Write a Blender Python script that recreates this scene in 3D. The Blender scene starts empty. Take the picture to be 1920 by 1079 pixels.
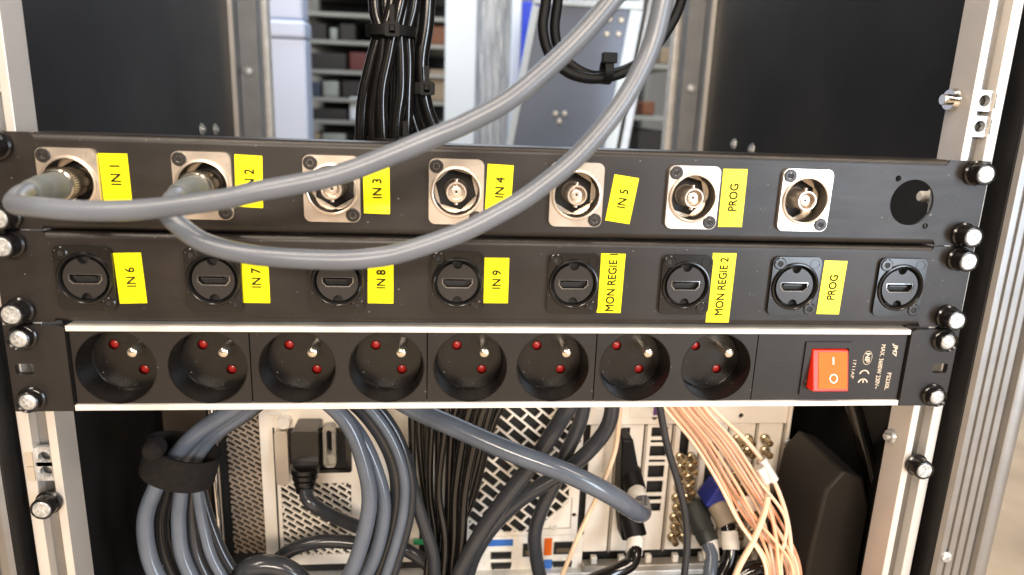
import bpy, math, random
from mathutils import Vector, Matrix
from mathutils.geometry import tessellate_polygon
random.seed(7)
S = 0.001          # all measures below are millimetres; z = 0 is the top of the upper patch panel, y = 0 its front
ZF = 350.0         # height of that edge above the floor
PI = math.pi
def W(p): return Vector((p[0]*S, p[1]*S, (p[2]+ZF)*S))

sc = bpy.context.scene
col = sc.collection
# ------------------------------------------------------------------ camera
CP = (-37.46, -342.69, 19.58); PITCH, YAW, ROLL, FPX = -0.2512, -0.1047, -0.0367, 1339.3
Rm = Matrix.Rotation(YAW, 3, 'Z') @ Matrix.Rotation(PITCH, 3, 'X') @ Matrix.Rotation(ROLL, 3, 'Y')
right, fwd, upv = Rm.col[0], Rm.col[1], Rm.col[2]
cd = bpy.data.cameras.new('camera'); cam = bpy.data.objects.new('camera', cd); col.objects.link(cam)
cam.matrix_world = Matrix.Translation(W(CP)) @ Matrix((right, upv, -fwd)).transposed().to_4x4()
cd.sensor_width = 36; cd.lens = FPX/1920*36; cd.clip_start = .01; cd.clip_end = 60
cd.dof.use_dof = True; cd.dof.focus_distance = .385; cd.dof.aperture_fstop = 7.5
sc.camera = cam
def at(u, v, y):
    """point of the scene (mm) at depth y that the photograph shows at pixel u, v (1920 x 1079)"""
    d = Rm @ Vector(((u-960)/FPX, 1, -(v-539.5)/FPX)); t = (y-CP[1])/d.y
    return Vector(CP)+d*t
# ------------------------------------------------------------------ world and lamps
wd = bpy.data.worlds.new('World'); sc.world = wd; wd.use_nodes = True
bg = wd.node_tree.nodes['Background']; bg.inputs[0].default_value = (1, .96, .92, 1); bg.inputs[1].default_value = .06
def lamp(name, loc, target, sx, sy, power, colr):
    l = bpy.data.lights.new(name, 'AREA'); l.shape = 'RECTANGLE'; l.size = sx*S; l.size_y = sy*S; l.energy = power; l.color = colr
    o = bpy.data.objects.new(name, l); col.objects.link(o); o.location = W(loc)
    o.rotation_euler = (W(target)-W(loc)).to_track_quat('-Z', 'Y').to_euler()
WARM = (1, .85, .70); COOL = (.78, .88, 1)
lamp('fill_lamp', (-520, -560, 1150), (-60, 0, -60), 120, 1300, 23, WARM)
lamp('fill_lamp', (640, -500, 1050), (60, 0, -60), 120, 1200, 17, WARM)
lamp('fill_lamp', (-150, -1500, 420), (0, 0, -220), 800, 160, 25, WARM)  # added unseen front fill to brighten the deep interior, not on the ceiling
lamp('window_light', (700, -900, -20), (150, 0, -40), 260, 520, 9, COOL)
lamp('window_light', (-250, 620, 1000), (-60, 1300, 0), 1500, 300, 17, COOL)
lamp('window_light', (200, 2100, 1100), (0, 300, 40), 1600, 900, 18, COOL)
sc.view_settings.view_transform = 'Standard'; sc.view_settings.look = 'None'
sc.view_settings.exposure = 0; sc.view_settings.gamma = 1; sc.view_settings.use_curve_mapping = False

# ------------------------------------------------------------------ materials
MATS = {}
def pm(name, c, rough=.5, metal=0., ns=120., cvar=.12, rvar=.1, bump=0., bs=900., spec=.5, specks=0., emit=0., alpha=1., trans=0., coat=0., c2=None, scratch=0.):
    m = bpy.data.materials.new(name); m.use_nodes = True; nt = m.node_tree; N = nt.nodes; L = nt.links
    b = N['Principled BSDF']
    tc = N.new('ShaderNodeTexCoord')
    n1 = N.new('ShaderNodeTexNoise'); n1.inputs['Scale'].default_value = ns; n1.inputs['Detail'].default_value = 5
    L.new(tc.outputs['Object'], n1.inputs['Vector'])
    r = N.new('ShaderNodeValToRGB'); r.color_ramp.elements[0].position = .3; r.color_ramp.elements[1].position = .72
    lo = c2 or tuple(x*(1-cvar) for x in c); hi = c if c2 else tuple(min(1, x*(1+cvar)) for x in c)
    r.color_ramp.elements[0].color = (*lo, 1); r.color_ramp.elements[1].color = (*hi, 1)
    L.new(n1.outputs['Fac'], r.inputs['Fac']); cout = r.outputs['Color']
    if specks:
        n3 = N.new('ShaderNodeTexNoise'); n3.inputs['Scale'].default_value = 620; n3.inputs['Detail'].default_value = 1
        L.new(tc.outputs['Object'], n3.inputs['Vector'])
        r3 = N.new('ShaderNodeValToRGB'); r3.color_ramp.elements[0].position = .765; r3.color_ramp.elements[1].position = .83
        r3.color_ramp.elements[0].color = (0, 0, 0, 1); r3.color_ramp.elements[1].color = (specks,)*3+(1,)
        L.new(n3.outputs['Fac'], r3.inputs['Fac'])
        mx = N.new('ShaderNodeMix'); mx.data_type = 'RGBA'; mx.inputs[7].default_value = (.55, .5, .45, 1)
        L.new(r3.outputs['Color'], mx.inputs[0]); L.new(cout, mx.inputs[6]); cout = mx.outputs[2]
    L.new(cout, b.inputs['Base Color'])
    mr = N.new('ShaderNodeMapRange'); mr.inputs[3].default_value = max(.02, rough-rvar); mr.inputs[4].default_value = min(1, rough+rvar)
    n2 = N.new('ShaderNodeTexNoise'); n2.inputs['Scale'].default_value = ns*.6; n2.inputs['Detail'].default_value = 6
    if scratch:
        mp = N.new('ShaderNodeMapping'); mp.inputs['Scale'].default_value = (1, 1, scratch); L.new(tc.outputs['Object'], mp.inputs[0]); L.new(mp.outputs[0], n2.inputs['Vector'])
    else: L.new(tc.outputs['Object'], n2.inputs['Vector'])
    L.new(n2.outputs['Fac'], mr.inputs[0]); L.new(mr.outputs[0], b.inputs['Roughness'])
    b.inputs['Metallic'].default_value = metal; b.inputs['Specular IOR Level'].default_value = spec
    if coat: b.inputs['Coat Weight'].default_value = coat; b.inputs['Coat Roughness'].default_value = .15
    if trans: b.inputs['Transmission Weight'].default_value = trans
    if emit: b.inputs['Emission Color'].default_value = (*c, 1); b.inputs['Emission Strength'].default_value = emit
    if bump:
        n4 = N.new('ShaderNodeTexNoise'); n4.inputs['Scale'].default_value = bs; n4.inputs['Detail'].default_value = 3
        L.new(tc.outputs['Object'], n4.inputs['Vector'])
        bm = N.new('ShaderNodeBump'); bm.inputs['Strength'].default_value = bump; bm.inputs['Distance'].default_value = .0004
        L.new(n4.outputs['Fac'], bm.inputs['Height']); L.new(bm.outputs[0], b.inputs['Normal'])
    MATS[name] = m; return m
M = {}
def dm(k, *a, **kw): M[k] = pm(k, *a, **kw)
dm('panel_black', (.017, .0135, .0115), .36, spec=.4, ns=45, cvar=.3, rvar=.09, scratch=10, bump=.22, bs=2800, specks=.4)
dm('strip_black', (.015, .0125, .0112), .44, spec=.4, ns=25, cvar=.35, rvar=.12, bump=.15, bs=1500, specks=.35)
dm('socket_black', (.0075, .0065, .006), .27, ns=60, spec=.42, cvar=.5, rvar=.17, specks=.3)
dm('nickel', (.70, .61, .52), .3, .8, ns=90, cvar=.08, bump=.08, bs=1600)
dm('nickel_bright', (.80, .73, .62), .24, .9, ns=120, cvar=.12)
dm('gold', (.50, .40, .26), .3, .9, ns=200, cvar=.25)
dm('cavity', (.006, .0055, .005), .6)
dm('gloss_black', (.007, .0065, .0065), .2, ns=60, rvar=.1, specks=.35)
dm('insert_grey', (.020, .0185, .0185), .3, ns=60, rvar=.08)
dm('screw_black', (.03, .027, .026), .35, .3, ns=300)
dm('zinc', (.74, .76, .76), .34, .6, ns=420, bump=.8, bs=900, c2=(.30, .31, .31))
dm('zinc_dark', (.60, .61, .61), .5, .5, ns=420, cvar=.3)
dm('yellow_tape', (.90, .82, .0), .36, ns=70, cvar=.06, rvar=.2, bump=.12, bs=300)
dm('ink', (.008, .007, .008), .7, spec=.1)
dm('print_ivory', (.62, .52, .40), .6, ns=500, cvar=.3)
dm('white_alu', (.74, .72, .68), .40, .3, ns=90, cvar=.13, scratch=20)
dm('rail_alu', (.72, .68, .63), .36, .5, ns=40, cvar=.05, scratch=.05)
dm('edge_alu', (.30, .295, .29), .36, .85, ns=60, cvar=.08, scratch=.04)
dm('wall_black', (.024, .0225, .022), .46, ns=7, c2=(.003, .0027, .0026), spec=.22, rvar=.24, bump=.1, bs=1200, specks=.12)
dm('wall_edge', (.025, .022, .021), .5, ns=40, specks=.3)
dm('grey_cable', (.125, .14, .165), .31, specks=.12, ns=25, cvar=.18, rvar=.06, bump=.05, bs=700)
dm('dark_nickel', (.46, .42, .36), .2, .95, ns=120, cvar=.25)  # plug rings, and painted shade inside the connector cups
dm('port_metal', (.34, .33, .32), .25, .9)
dm('grey_boot', (.12, .135, .135), .55, ns=80, cvar=.15)
dm('slate_cable', (.10, .118, .15), .19, ns=60, cvar=.15, rvar=.08, specks=.15)
dm('dark_cable', (.035, .037, .042), .2, ns=60, cvar=.2, rvar=.08, specks=.2)
dm('black_cable', (.007, .0062, .0058), .15, spec=.7, ns=60, cvar=.3, rvar=.06, specks=.12)
dm('velcro', (.011, .0095, .009), .9, spec=.2, ns=300, cvar=.25, bump=.9, bs=1500)
dm('rear_steel', (.24, .247, .255), .42, .5, ns=40, cvar=.12)
dm('tie_black', (.005, .005, .005), .55, spec=.2)
dm('rubber_black', (.006, .0055, .0055), .5, spec=.2, ns=60)
dm('red_shutter', (.34, .014, .012), .3, ns=200, cvar=.3)
dm('switch_red', (.80, .028, .01), .4, ns=60, cvar=.1, emit=.12)
dm('switch_face', (.95, .12, .018), .5, ns=60, cvar=.12, spec=.15, emit=.25)
dm('white_mark', (.85, .82, .75), .5)
dm('pc_cream', (.86, .79, .69), .42, .1, ns=25, cvar=.06, rvar=.06, bump=.05, bs=1200)
dm('pc_steel', (.55, .49, .42), .4, .5, ns=40, cvar=.1)
dm('grille_brown', (.42, .33, .25), .5, .3, ns=40, cvar=.2)
dm('chrome', (.75, .74, .72), .14, 1., ns=50)
dm('label_white', (.82, .78, .70), .55, ns=200, cvar=.08)
dm('fibre', (.92, .47, .28), .42, ns=60, cvar=.12)
dm('fibre_pale', (.92, .66, .45), .42, ns=60, cvar=.12)
dm('blue_plug', (.02, .035, .30), .35, ns=90)
dm('beige_boot', (.33, .27, .20), .5, ns=90)
dm('green_boot', (.022, .026, .022), .5, ns=90)
dm('blue_tag', (.04, .16, .52), .5)
dm('orange_tag', (.75, .14, .01), .5)
dm('purple_tag', (.12, .05, .22), .5)
dm('green_tag', (.02, .30, .12), .5)
dm('yellow_tag', (.55, .58, .05), .5)
dm('clear_plastic', (.55, .52, .46), .2, ns=80, trans=.7)
dm('foam_brown', (.018, .0135, .0105), .65, ns=14, cvar=.35, bump=.3, bs=400)
dm('board_brown', (.05, .034, .024), .6, ns=9, cvar=.4)
dm('floor_beige', (.50, .40, .29), .55, ns=9, cvar=.3, bump=.1, bs=120)
dm('wall_pale', (.45, .46, .46), .8, ns=2, cvar=.08)
dm('cabinet_white', (.52, .60, .78), .38, ns=6, cvar=.05)
dm('film_white', (.50, .54, .58), .35, ns=14, cvar=.08, rvar=.1)
dm('board_white', (.66, .76, .84), .4, ns=8, cvar=.05)
dm('blue_board', (.01, .05, .62), .5, ns=8)
dm('board_grey', (.15, .19, .275), .42, ns=10, cvar=.08)
dm('shelf_grey', (.22, .23, .215), .5, .2, ns=8, cvar=.15)
dm('bin_grey', (.20, .22, .20), .35, ns=16, cvar=.25)
dm('box_dark', (.009, .0075, .007), .6, ns=9, cvar=.4)
dm('box_red', (.07, .007, .006), .5, ns=9)
dm('box_brown', (.13, .045, .016), .6, ns=9)
dm('box_navy', (.02, .028, .05), .5, ns=9)
dm('box_tan', (.20, .155, .10), .6, ns=9)
dm('parchment', (.45, .38, .29), .55, ns=30, cvar=.2)

# ------------------------------------------------------------------ mesh helpers
class MB:
    def __init__(s): s.v = []; s.f = []
    def add(s, vs, fs):
        n = len(s.v); s.v += [Vector(v) for v in vs]; s.f += [tuple(i+n for i in f) for f in fs]; return s
    def box(s, x0, x1, y0, y1, z0, z1):
        return s.add([(x0,y0,z0),(x1,y0,z0),(x1,y1,z0),(x0,y1,z0),(x0,y0,z1),(x1,y0,z1),(x1,y1,z1),(x0,y1,z1)],
                     [(0,3,2,1),(4,5,6,7),(0,1,5,4),(1,2,6,5),(2,3,7,6),(3,0,4,7)])
    def prism(s, outer, holes=(), a=0., b=1., plane='xz'):
        loops = [outer]+list(holes); pts = [p for l in loops for p in l]
        tri = tessellate_polygon([[Vector((p[0], p[1], 0)) for p in l] for l in loops])
        def P(p, t): return (p[0], t, p[1]) if plane == 'xz' else ((p[0], p[1], t) if plane == 'xy' else (t, p[0], p[1]))
        n = len(pts); vs = [P(p, a) for p in pts]+[P(p, b) for p in pts]; fs = []
        for t in tri: fs += [tuple(t), tuple(i+n for i in reversed(t))]
        k = 0
        for l in loops:
            m = len(l)
            for i in range(m): j = (i+1) % m; fs.append((k+i, k+j, k+j+n, k+i+n))
            k += m
        return s.add(vs, fs)
    def lathe(s, prof, cx=0., cz=0., n=28, closed=False, ax='y'):
        vs = []; fs = []; m = len(prof)
        for i in range(n):
            a = 2*PI*i/n
            for r, t in prof:
                vs.append((cx+r*math.cos(a), t, cz+r*math.sin(a)) if ax == 'y' else (cx+r*math.cos(a), cz+r*math.sin(a), t))
        for i in range(n):
            j = (i+1) % n
            for k in range(m if closed else m-1): l = (k+1) % m; fs.append((i*m+k, i*m+l, j*m+l, j*m+k))
        return s.add(vs, fs)
    def tube(s, path, r, n=14, cap=True):
        path = [Vector(p) for p in path]; m = len(path); rr = r if isinstance(r, (list, tuple)) else [r]*m
        t = [(path[min(i+1, m-1)]-path[max(i-1, 0)]).normalized() for i in range(m)]
        a = Vector((0, 0, 1)) if abs(t[0].z) < .9 else Vector((1, 0, 0)); nrm = (a-t[0]*a.dot(t[0])).normalized()
        vs = []; fs = []
        for i in range(m):
            nrm = (nrm-t[i]*nrm.dot(t[i])).normalized(); bi = t[i].cross(nrm)
            for k in range(n): an = 2*PI*k/n; vs.append(path[i]+(nrm*math.cos(an)+bi*math.sin(an))*rr[i])
        for i in range(m-1):
            for k in range(n): l = (k+1) % n; fs.append((i*n+k, i*n+l, (i+1)*n+l, (i+1)*n+k))
        if cap: fs += [tuple(range(n-1, -1, -1)), tuple((m-1)*n+k for k in range(n))]
        return s.add(vs, fs)
    def bar(s, p, q, w, y0, y1):
        """flat bar in the xz plane from p to q"""
        d = Vector((q[0]-p[0], q[1]-p[1])); d.normalize(); o = Vector((-d.y, d.x))*w/2
        c = [(p[0]+o.x, p[1]+o.y), (p[0]-o.x, p[1]-o.y), (q[0]-o.x, q[1]-o.y), (q[0]+o.x, q[1]+o.y)]
        return s.add([(x, y0, z) for x, z in c]+[(x, y1, z) for x, z in c], [(0,1,2,3),(7,6,5,4),(0,4,5,1),(1,5,6,2),(2,6,7,3),(3,7,4,0)])
    def xf(s, mat):
        s.v = [mat @ v for v in s.v]; return s
    def mesh(s, mat, name='m', sharp=38, org=(0, 0, 0)):
        me = bpy.data.meshes.new(name); o = Vector(org)
        me.from_pydata([(v-o)*S for v in s.v], [], s.f); me.validate()
        import bmesh
        b = bmesh.new(); b.from_mesh(me); bmesh.ops.recalc_face_normals(b, faces=b.faces); b.to_mesh(me); b.free()
        me.polygons.foreach_set('use_smooth', [True]*len(me.polygons)); me.set_sharp_from_angle(angle=math.radians(sharp))
        me.materials.append(M[mat]); return me
WL = {}
def props(o, label=None, cat=None, group=None, kind=None):
    for k, v in (('label', label), ('category', cat), ('group', group), ('kind', kind)):
        if v: o[k] = v
    return o
def place(o, p, parent=None):
    WL[o.name] = Vector(p)
    if parent: o.parent = parent; o.location = (Vector(p)-WL[parent.name])*S
    else: o.location = W(p)
    return o
def thing(name, label, cat, p, group=None, kind=None):
    o = bpy.data.objects.new(name, None); o.empty_display_size = .02; col.objects.link(o); place(o, p); return props(o, label, cat, group, kind)
def inst(name, me, parent, p, rot=None):
    o = bpy.data.objects.new(name, me); col.objects.link(o); place(o, p, parent)
    if rot: o.rotation_euler = rot
    return o
def mk(name, mb, mat, parent=None, bevel=0, sharp=38, seg=2):
    xs = [v.x for v in mb.v]; ys = [v.y for v in mb.v]; zs = [v.z for v in mb.v]
    org = Vector(((min(xs)+max(xs))/2, (min(ys)+max(ys))/2, min(zs)))
    o = inst(name, mb.mesh(mat, name, sharp, org), parent, org)
    if bevel:
        bv = o.modifiers.new('bevel', 'BEVEL'); bv.width = bevel*S; bv.segments = seg; bv.limit_method = 'ANGLE'; bv.angle_limit = math.radians(40)
        bv.harden_normals = False
    return o
def circle(cx, cz, r, n=32, a0=0.): return [(cx+r*math.cos(a0+2*PI*i/n), cz+r*math.sin(a0+2*PI*i/n)) for i in range(n)]
def rrect(x0, x1, z0, z1, r, n=5):
    o = []
    for cx, cz, a in ((x1-r, z1-r, 0), (x0+r, z1-r, PI/2), (x0+r, z0+r, PI), (x1-r, z0+r, 1.5*PI)):
        o += [(cx+r*math.cos(a+PI/2*i/n), cz+r*math.sin(a+PI/2*i/n)) for i in range(n+1)]
    return o
def spline(pts, k=10):
    p = [Vector(q) for q in pts]; p = [p[0]*2-p[1]]+p+[p[-1]*2-p[-2]]; out = []
    for i in range(1, len(p)-2):
        for j in range(k):
            t = j/k; a, b, c, d = p[i-1], p[i], p[i+1], p[i+2]
            out.append(.5*((2*b)+(c-a)*t+(2*a-5*b+4*c-d)*t*t+(3*b-a-3*c+d)*t**3))
    out.append(p[-2]); return out
def text_mb(body, length, height, mode, cx, cz, y, shear=0., bold=0.):
    """flat print on an xz face; mode 'up' reads bottom to top, 'down' top to bottom"""
    c = bpy.data.curves.new('t', 'FONT'); c.body = body; c.shear = shear; c.offset = bold; c.resolution_u = 4
    o = bpy.data.objects.new('t', c); col.objects.link(o)
    dg = bpy.context.evaluated_depsgraph_get(); me = bpy.data.meshes.new_from_object(o.evaluated_get(dg))
    vs = [v.co.copy() for v in me.vertices]; fs = [tuple(p.vertices) for p in me.polygons]
    bpy.data.objects.remove(o); bpy.data.curves.remove(c); bpy.data.meshes.remove(me)
    x0, x1 = min(v.x for v in vs), max(v.x for v in vs); y0, y1 = min(v.y for v in vs), max(v.y for v in vs)
    out = []
    for v in vs:
        a = ((v.x-x0)/(x1-x0)-.5)*length; b = ((v.y-y0)/(y1-y0)-.5)*height
        out.append((cx-b, y, cz+a) if mode == 'up' else ((cx+b, y, cz-a) if mode == 'down' else (cx+a, y, cz+b)))
    return MB().add(out, fs)

# ------------------------------------------------------------------ setting
props(mk('floor', MB().box(-5000, 6000, -2500, 6000, -390, -350), 'floor_beige'), kind='structure')
props(mk('wall', MB().box(-4000, 6000, 3200, 3300, -350, 2600), 'wall_pale'), kind='structure')

# ------------------------------------------------------------------ flight case
case = thing('flight_case', 'black flight case with aluminium rack rails and ribbed edge profiles', 'flight case', (0, 240, -350))
ZB, ZT = -335, 420
for s in (-1, 1):
    x0, x1 = sorted((s*247.5, s*256.5))
    mk('side_panel', MB().box(x0, x1, -7, 480, ZB, ZT), 'wall_black', case, .6)
    # front rail: two lips with a channel between them and a flange running back
    prof = [(225.5,1.8),(229.6,1.8),(229.6,8.5),(237.6,8.5),(237.6,1.8),(243.2,1.8),(243.2,12),(228,12),(228,20),(225.5,20)]
    fr = mk('front_rail', MB().prism([(s*x, y) for x, y in prof], (), ZB, ZT, 'xy'), 'rail_alu', case, .35)
    mk('channel_shade', MB().box(*sorted((s*229.8, s*237.4)), 8.1, 8.4, ZB+1, ZT-1), 'edge_alu', fr)  # dark strip over the channel floor, its shade put into the colour
    # spring nuts in the channel
    zs = (29.6, 17.0) if s > 0 else (-160, -168, 22)
    for z in zs:
        mb = MB().prism(rrect(s*233.6-4.6, s*233.6+4.6, z-5.2, z+5.2, 1.4), [circle(s*233.6, z, 2.9, 18)], 3.2, 6.4)
        nt_ = mk('spring_nut', mb, 'zinc', case, .3)
        mk('spring_clip', MB().box(*sorted((s*237.9, s*241.4)), .9, 1.7, z-3.8, z+3.8), 'parchment' if s < 0 else 'zinc', nt_)
    # rear rail
    prof = [(226,452),(244,452),(244,432),(247.2,432),(247.2,470),(226,470)]
    rr = mk('rear_rail', MB().prism([(s*x, y) for x, y in prof], (), ZB, ZT, 'xy'), 'rear_steel', case, .5)
    mk('rail_lip', MB().box(*sorted((s*243.2, s*247.1)), 427, 431.8, ZB+1, ZT-1), 'rail_alu', rr)
    mk('bolt', MB().lathe([(0, 446), (3, 446.2), (5.2, 448), (5.6, 452)], s*236.5, 43, 16), 'zinc_dark', rr)
    # ribbed aluminium edge profile on the case front
    pr = [(248.2,-7.2)]
    for k in range(4):
        xx = 250.4+k*5.2
        pr += [(xx,-9.2),(xx+3.5,-9.2),(xx+3.8,-8.0),(xx+4.6,-8.0)]
    pr += [(271.2,-9.4),(272.2,-11.4),(276,-12.6),(279.6,-11.6),(281,-8),(281,24),(257,24),(257,-7.2)]
    ep = mk('edge_profile', MB().prism([(s*x, y) for x, y in pr], (), ZB-14, ZT+8, 'xy'), 'edge_alu', case, .25)
    if s > 0:
        mb = MB().lathe([(0,-10.6),(1.6,-10.6),(2.9,-10.2),(3.4,-9.1)], 254.5, -224, 18)
        mk('rivet', mb, 'zinc', ep)
    # rear edge profile
    mk('rear_profile', MB().box(*sorted((s*221, s*262)), 480.5, 496, ZB-14, ZT+8), 'white_alu', case, 2)
    # nuts on the inside of the case
    for (yy, zz) in (((343, -10.3), (301, -12.7)) if s > 0 else ((324.6, -11.6), (363, -13))):
        mb = MB().lathe([(0,-3.2),(2.4,-3.2),(2.6,-1.6),(4.6,-1.5),(5.4,0)], 0, 0, 12)
        mb.xf(Matrix.Translation((s*247.4, yy, zz)) @ Matrix.Rotation(s*PI/2*-1, 4, 'Z'))
        mk('wall_bolt', mb, 'zinc', case)
mb = MB().lathe([(0,-6),(2.6,-6),(2.8,-3),(2.8,-2.6),(5.2,-2.6),(6,0)], 0, 0, 14)
mb.xf(Matrix.Translation((225.4, 15.2, 29.8)) @ Matrix.Rotation(-PI/2, 4, 'Z')); mk('rail_nut', mb, 'chrome', case)
mb = MB().lathe([(0,-4),(2.0,-4),(2.2,-2),(4,-2),(4.6,0)], 0, 0, 14)
mb.xf(Matrix.Translation((225.4, 15.2, -160)) @ Matrix.Rotation(-PI/2, 4, 'Z')); mk('rail_nut', mb, 'zinc', case)
mb = MB().lathe([(0,-13),(2.4,-13),(3.2,-12),(3.2,-5),(5.4,-4.8),(6.2,0)], 0, 0, 18)
mb.xf(Matrix.Translation((247.4, 41, -23.2)) @ Matrix.Rotation(-PI/2, 4, 'Z')); mk('wall_bolt', mb, 'white_mark', case)  # painted white so the bolt looks lit where no light reaches
mk('base_panel', MB().box(-247, 247, -7, 480, -350, ZB-.3), 'wall_black', case)
mk('top_panel', MB().box(-257, 257, -7, 480, ZT+.3, ZT+12), 'wall_black', case)
zc_ = at(1690, 402, 60).z
mk('cross_bar', MB().box(-225, 225, 60, 68, zc_-2, zc_+2), 'rail_alu', case, 1)

# ------------------------------------------------------------------ rack screws with black cup washers
def cross(x, z, y, r, a):
    m = MB(); d = Vector((math.cos(a), math.sin(a)))*r; e = Vector((-d.y, d.x))
    m.bar((x-d.x, z-d.y), (x+d.x, z+d.y), r*.22, y, y+.3); m.bar((x-e.x, z-e.y), (x+e.x, z+e.y), r*.22, y+.01, y+.3); return m
CUP = MB().lathe([(3.4,0),(5.4,0),(6.3,-.6),(6.4,-2),(5.5,-2.6),(5.5,-8.4),(5.2,-9.0),(4.75,-9.1),(4.5,-8.8),(4.3,-7.5),(3.4,-7.5)], 0, 0, 30, True).mesh('gloss_black', 'cup_washer')
HEAD = MB().lathe([(0,-9.0),(2.6,-9.25),(3.9,-9.2),(4.35,-8.7),(4.3,-7.4),(0,-7.4)], 0, 0, 26).mesh('zinc', 'screw_head')
CUPF = MB().lathe([(3.2,0),(6.3,0),(6.5,-1.0),(5.9,-1.6),(5.4,-1.8),(5.2,-5),(4.8,-5.3),(4.4,-4.8),(3.4,-3.6),(3.2,-3.2)], 0, 0, 30, True).mesh('gloss_black', 'cup_washer')
HEADF = MB().lathe([(0,-5.0),(2.2,-5.2),(3.6,-4.8),(4.2,-4.0),(3.6,-3.2),(0,-3.2)], 0, 0, 26).mesh('zinc', 'screw_head')
def rack_screw(parent, x, z, flat=False, y=0.):
    c = inst('rack_screw', CUPF if flat else CUP, parent, (x, y, z)); a = random.random()*PI
    h = inst('screw_head', HEADF if flat else HEAD, c, (x, y, z), (0, a, 0))
    mk('recess_shade', cross(x, z, y+(-5.32 if flat else -9.42), 2.3, a+.3), 'zinc_dark', c)  # darker bars stand for the shade in the head's cross slot
for s, z in ((1, -170), (-1, -183.5)):
    rack_screw(case, s*232.6, z, False, 1.8)

# ------------------------------------------------------------------ connector prototypes
def hexpts(r, a0): return [(r*math.cos(a0+i*PI/3), r*math.sin(a0+i*PI/3)) for i in range(6)]
mb = MB().prism(rrect(-13, 13, -15.5, 15.5, 3.2), [circle(0, 0, 11.0, 40)], -2.0, -.02)
mb.lathe([(10.9,-2.0),(10.9,-2.9),(11.3,-3.1),(11.9,-3.0),(12.3,-2.5),(12.35,-1.9)], 0, 0, 48)
BNC_FLANGE = mb.mesh('nickel', 'bnc_connector', 30)
BNC_CUP = MB().lathe([(10.95,-2.4),(10.6,-1.2),(10.5,9)], 0, 0, 40).mesh('dark_nickel', 'shell', 30)  # darker nickel paints in the shade inside the cup
def bnc_floor(a0):
    return MB().prism(circle(0, 0, 10.6, 36), [hexpts(10.3, a0)], 8.4, 9.4).mesh('nickel', 'hex_collar')
BNC_FLOOR = [bnc_floor(PI/2), bnc_floor(PI/2+.25)]
BNC_BACK = MB().lathe([(0, 11.5), (10.4, 11.5), (10.4, 9.5)], 0, 0, 24).mesh('cavity', 'insulator_back')
mb = MB().lathe([(5.5,11),(5.5,9.2),(5.1,8.8),(4.85,7.6),(4.85,-3.7),(4.6,-4.0),(4.15,-4.0),(4.0,-3.7),(4.0,1.5),(0,1.5)], 0, 0, 32)
for a in (0, PI): mb.tube([(0, -.6, math.cos(a)*4.4), (0, -.6, math.cos(a)*6.1)], .95, 10)
BNC_BARREL = mb.mesh('nickel', 'barrel')
BNC_PIN = MB().lathe([(0, 1.0), (.55, 1.0), (.62, -1.6), (1.5, -1.7), (2.5, -1.5), (2.6, 1.4)], 0, 0, 20).mesh('nickel', 'dielectric')
BNC_HOLE = MB().lathe([(0, -1.55), (.6, -1.72), (.62, -1.3)], 0, 0, 12).mesh('cavity', 'pin_hole')
def allen(matr):
    m = MB().lathe([(3.25,-.0),(3.25,-2.3),(2.8,-2.65),(1.55,-2.65),(1.5,-1.5),(0,-1.4)], 0, 0, 24).mesh(matr, 'screw'); return m
ALLEN = allen('screw_black'); SOCK = MB().prism(hexpts(1.45, .3), (), -2.45, -2.3).mesh('cavity', 'hex_socket')
mb = MB().lathe([(1.95,-2.0),(2.0,-2.18),(2.3,-2.18),(2.35,-2.0)], 0, 0, 24)
mb.bar((-1.5, .2), (1.5, .2), .3, -2.14, -1.95).bar((-.4, -1.4), (-.4, 1.4), .3, -2.15, -1.95).bar((.5, -1.3), (.5, 1.3), .3, -2.13, -1.95)
EMBLEM = mb.mesh('nickel', 'emblem')
def bnc(parent, x, z, k):
    f = inst('bnc_connector', BNC_FLANGE, parent, (x, 0, z))
    for n, me in (('shell', BNC_CUP), ('hex_collar', BNC_FLOOR[k % 2]), ('insulator_back', BNC_BACK), ('barrel', BNC_BARREL), ('dielectric', BNC_PIN), ('pin_hole', BNC_HOLE)):
        inst(n, me, f, (x, 0, z))
    inst('emblem', EMBLEM, f, (x+9.4, 0, z+11.9))
    for dx, dz in ((-9.5, 12), (9.5, -12)):
        inst('screw', ALLEN, f, (x+dx, 0, z+dz), (0, k*.7, 0)); inst('hex_socket', SOCK, f, (x+dx, 0, z+dz), (0, k*.9, 0))
# HDMI style insert connectors
mb = MB().prism(rrect(-13, 13, -15.5, 15.5, 3.2), [circle(0, 0, 11.4, 40)], -1.8, -.02)
mb.lathe([(11.3,2),(11.3,-2.6),(11.6,-2.9),(12.2,-2.8),(12.6,-2.2),(12.65,-1.7)], 0, 0, 48)
H_FLANGE = mb.mesh('gloss_black', 'hdmi_connector', 30)
H_RING = MB().lathe([(11.2,-2.75),(11.05,-2.3),(11.0,2.6),(0,2.6)], 0, 0, 40).mesh('cavity', 'recess')
out = []
def notch(sgn):
    o = []
    for i in range(9):
        a = PI*i/8; o.append((2.4*math.cos(a)*-sgn, sgn*(9.6-2.9*math.sin(a)))) if 0 else None
    return o
N_ = 40; a0 = math.asin(2.5/9.8)
for i in range(N_+1):                       # right half, bottom to top
    a = -PI/2+a0+(PI-2*a0)*i/N_; out.append((9.8*math.cos(a), 9.8*math.sin(a)))
out += [(2.4*math.cos(PI*i/8), 9.4-2.5*math.sin(PI*i/8)) for i in range(1, 8)]
for i in range(N_+1):
    a = PI/2+a0+(PI-2*a0)*i/N_; out.append((9.8*math.cos(a), 9.8*math.sin(a)))
out += [(-2.4*math.cos(PI*i/8), -9.4+2.5*math.sin(PI*i/8)) for i in range(1, 8)]
PORT = [(-7.6, 2.1), (7.6, 2.1), (7.6, -.6), (5.7, -2.8), (-5.7, -2.8), (-7.6, -.6)]
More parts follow.
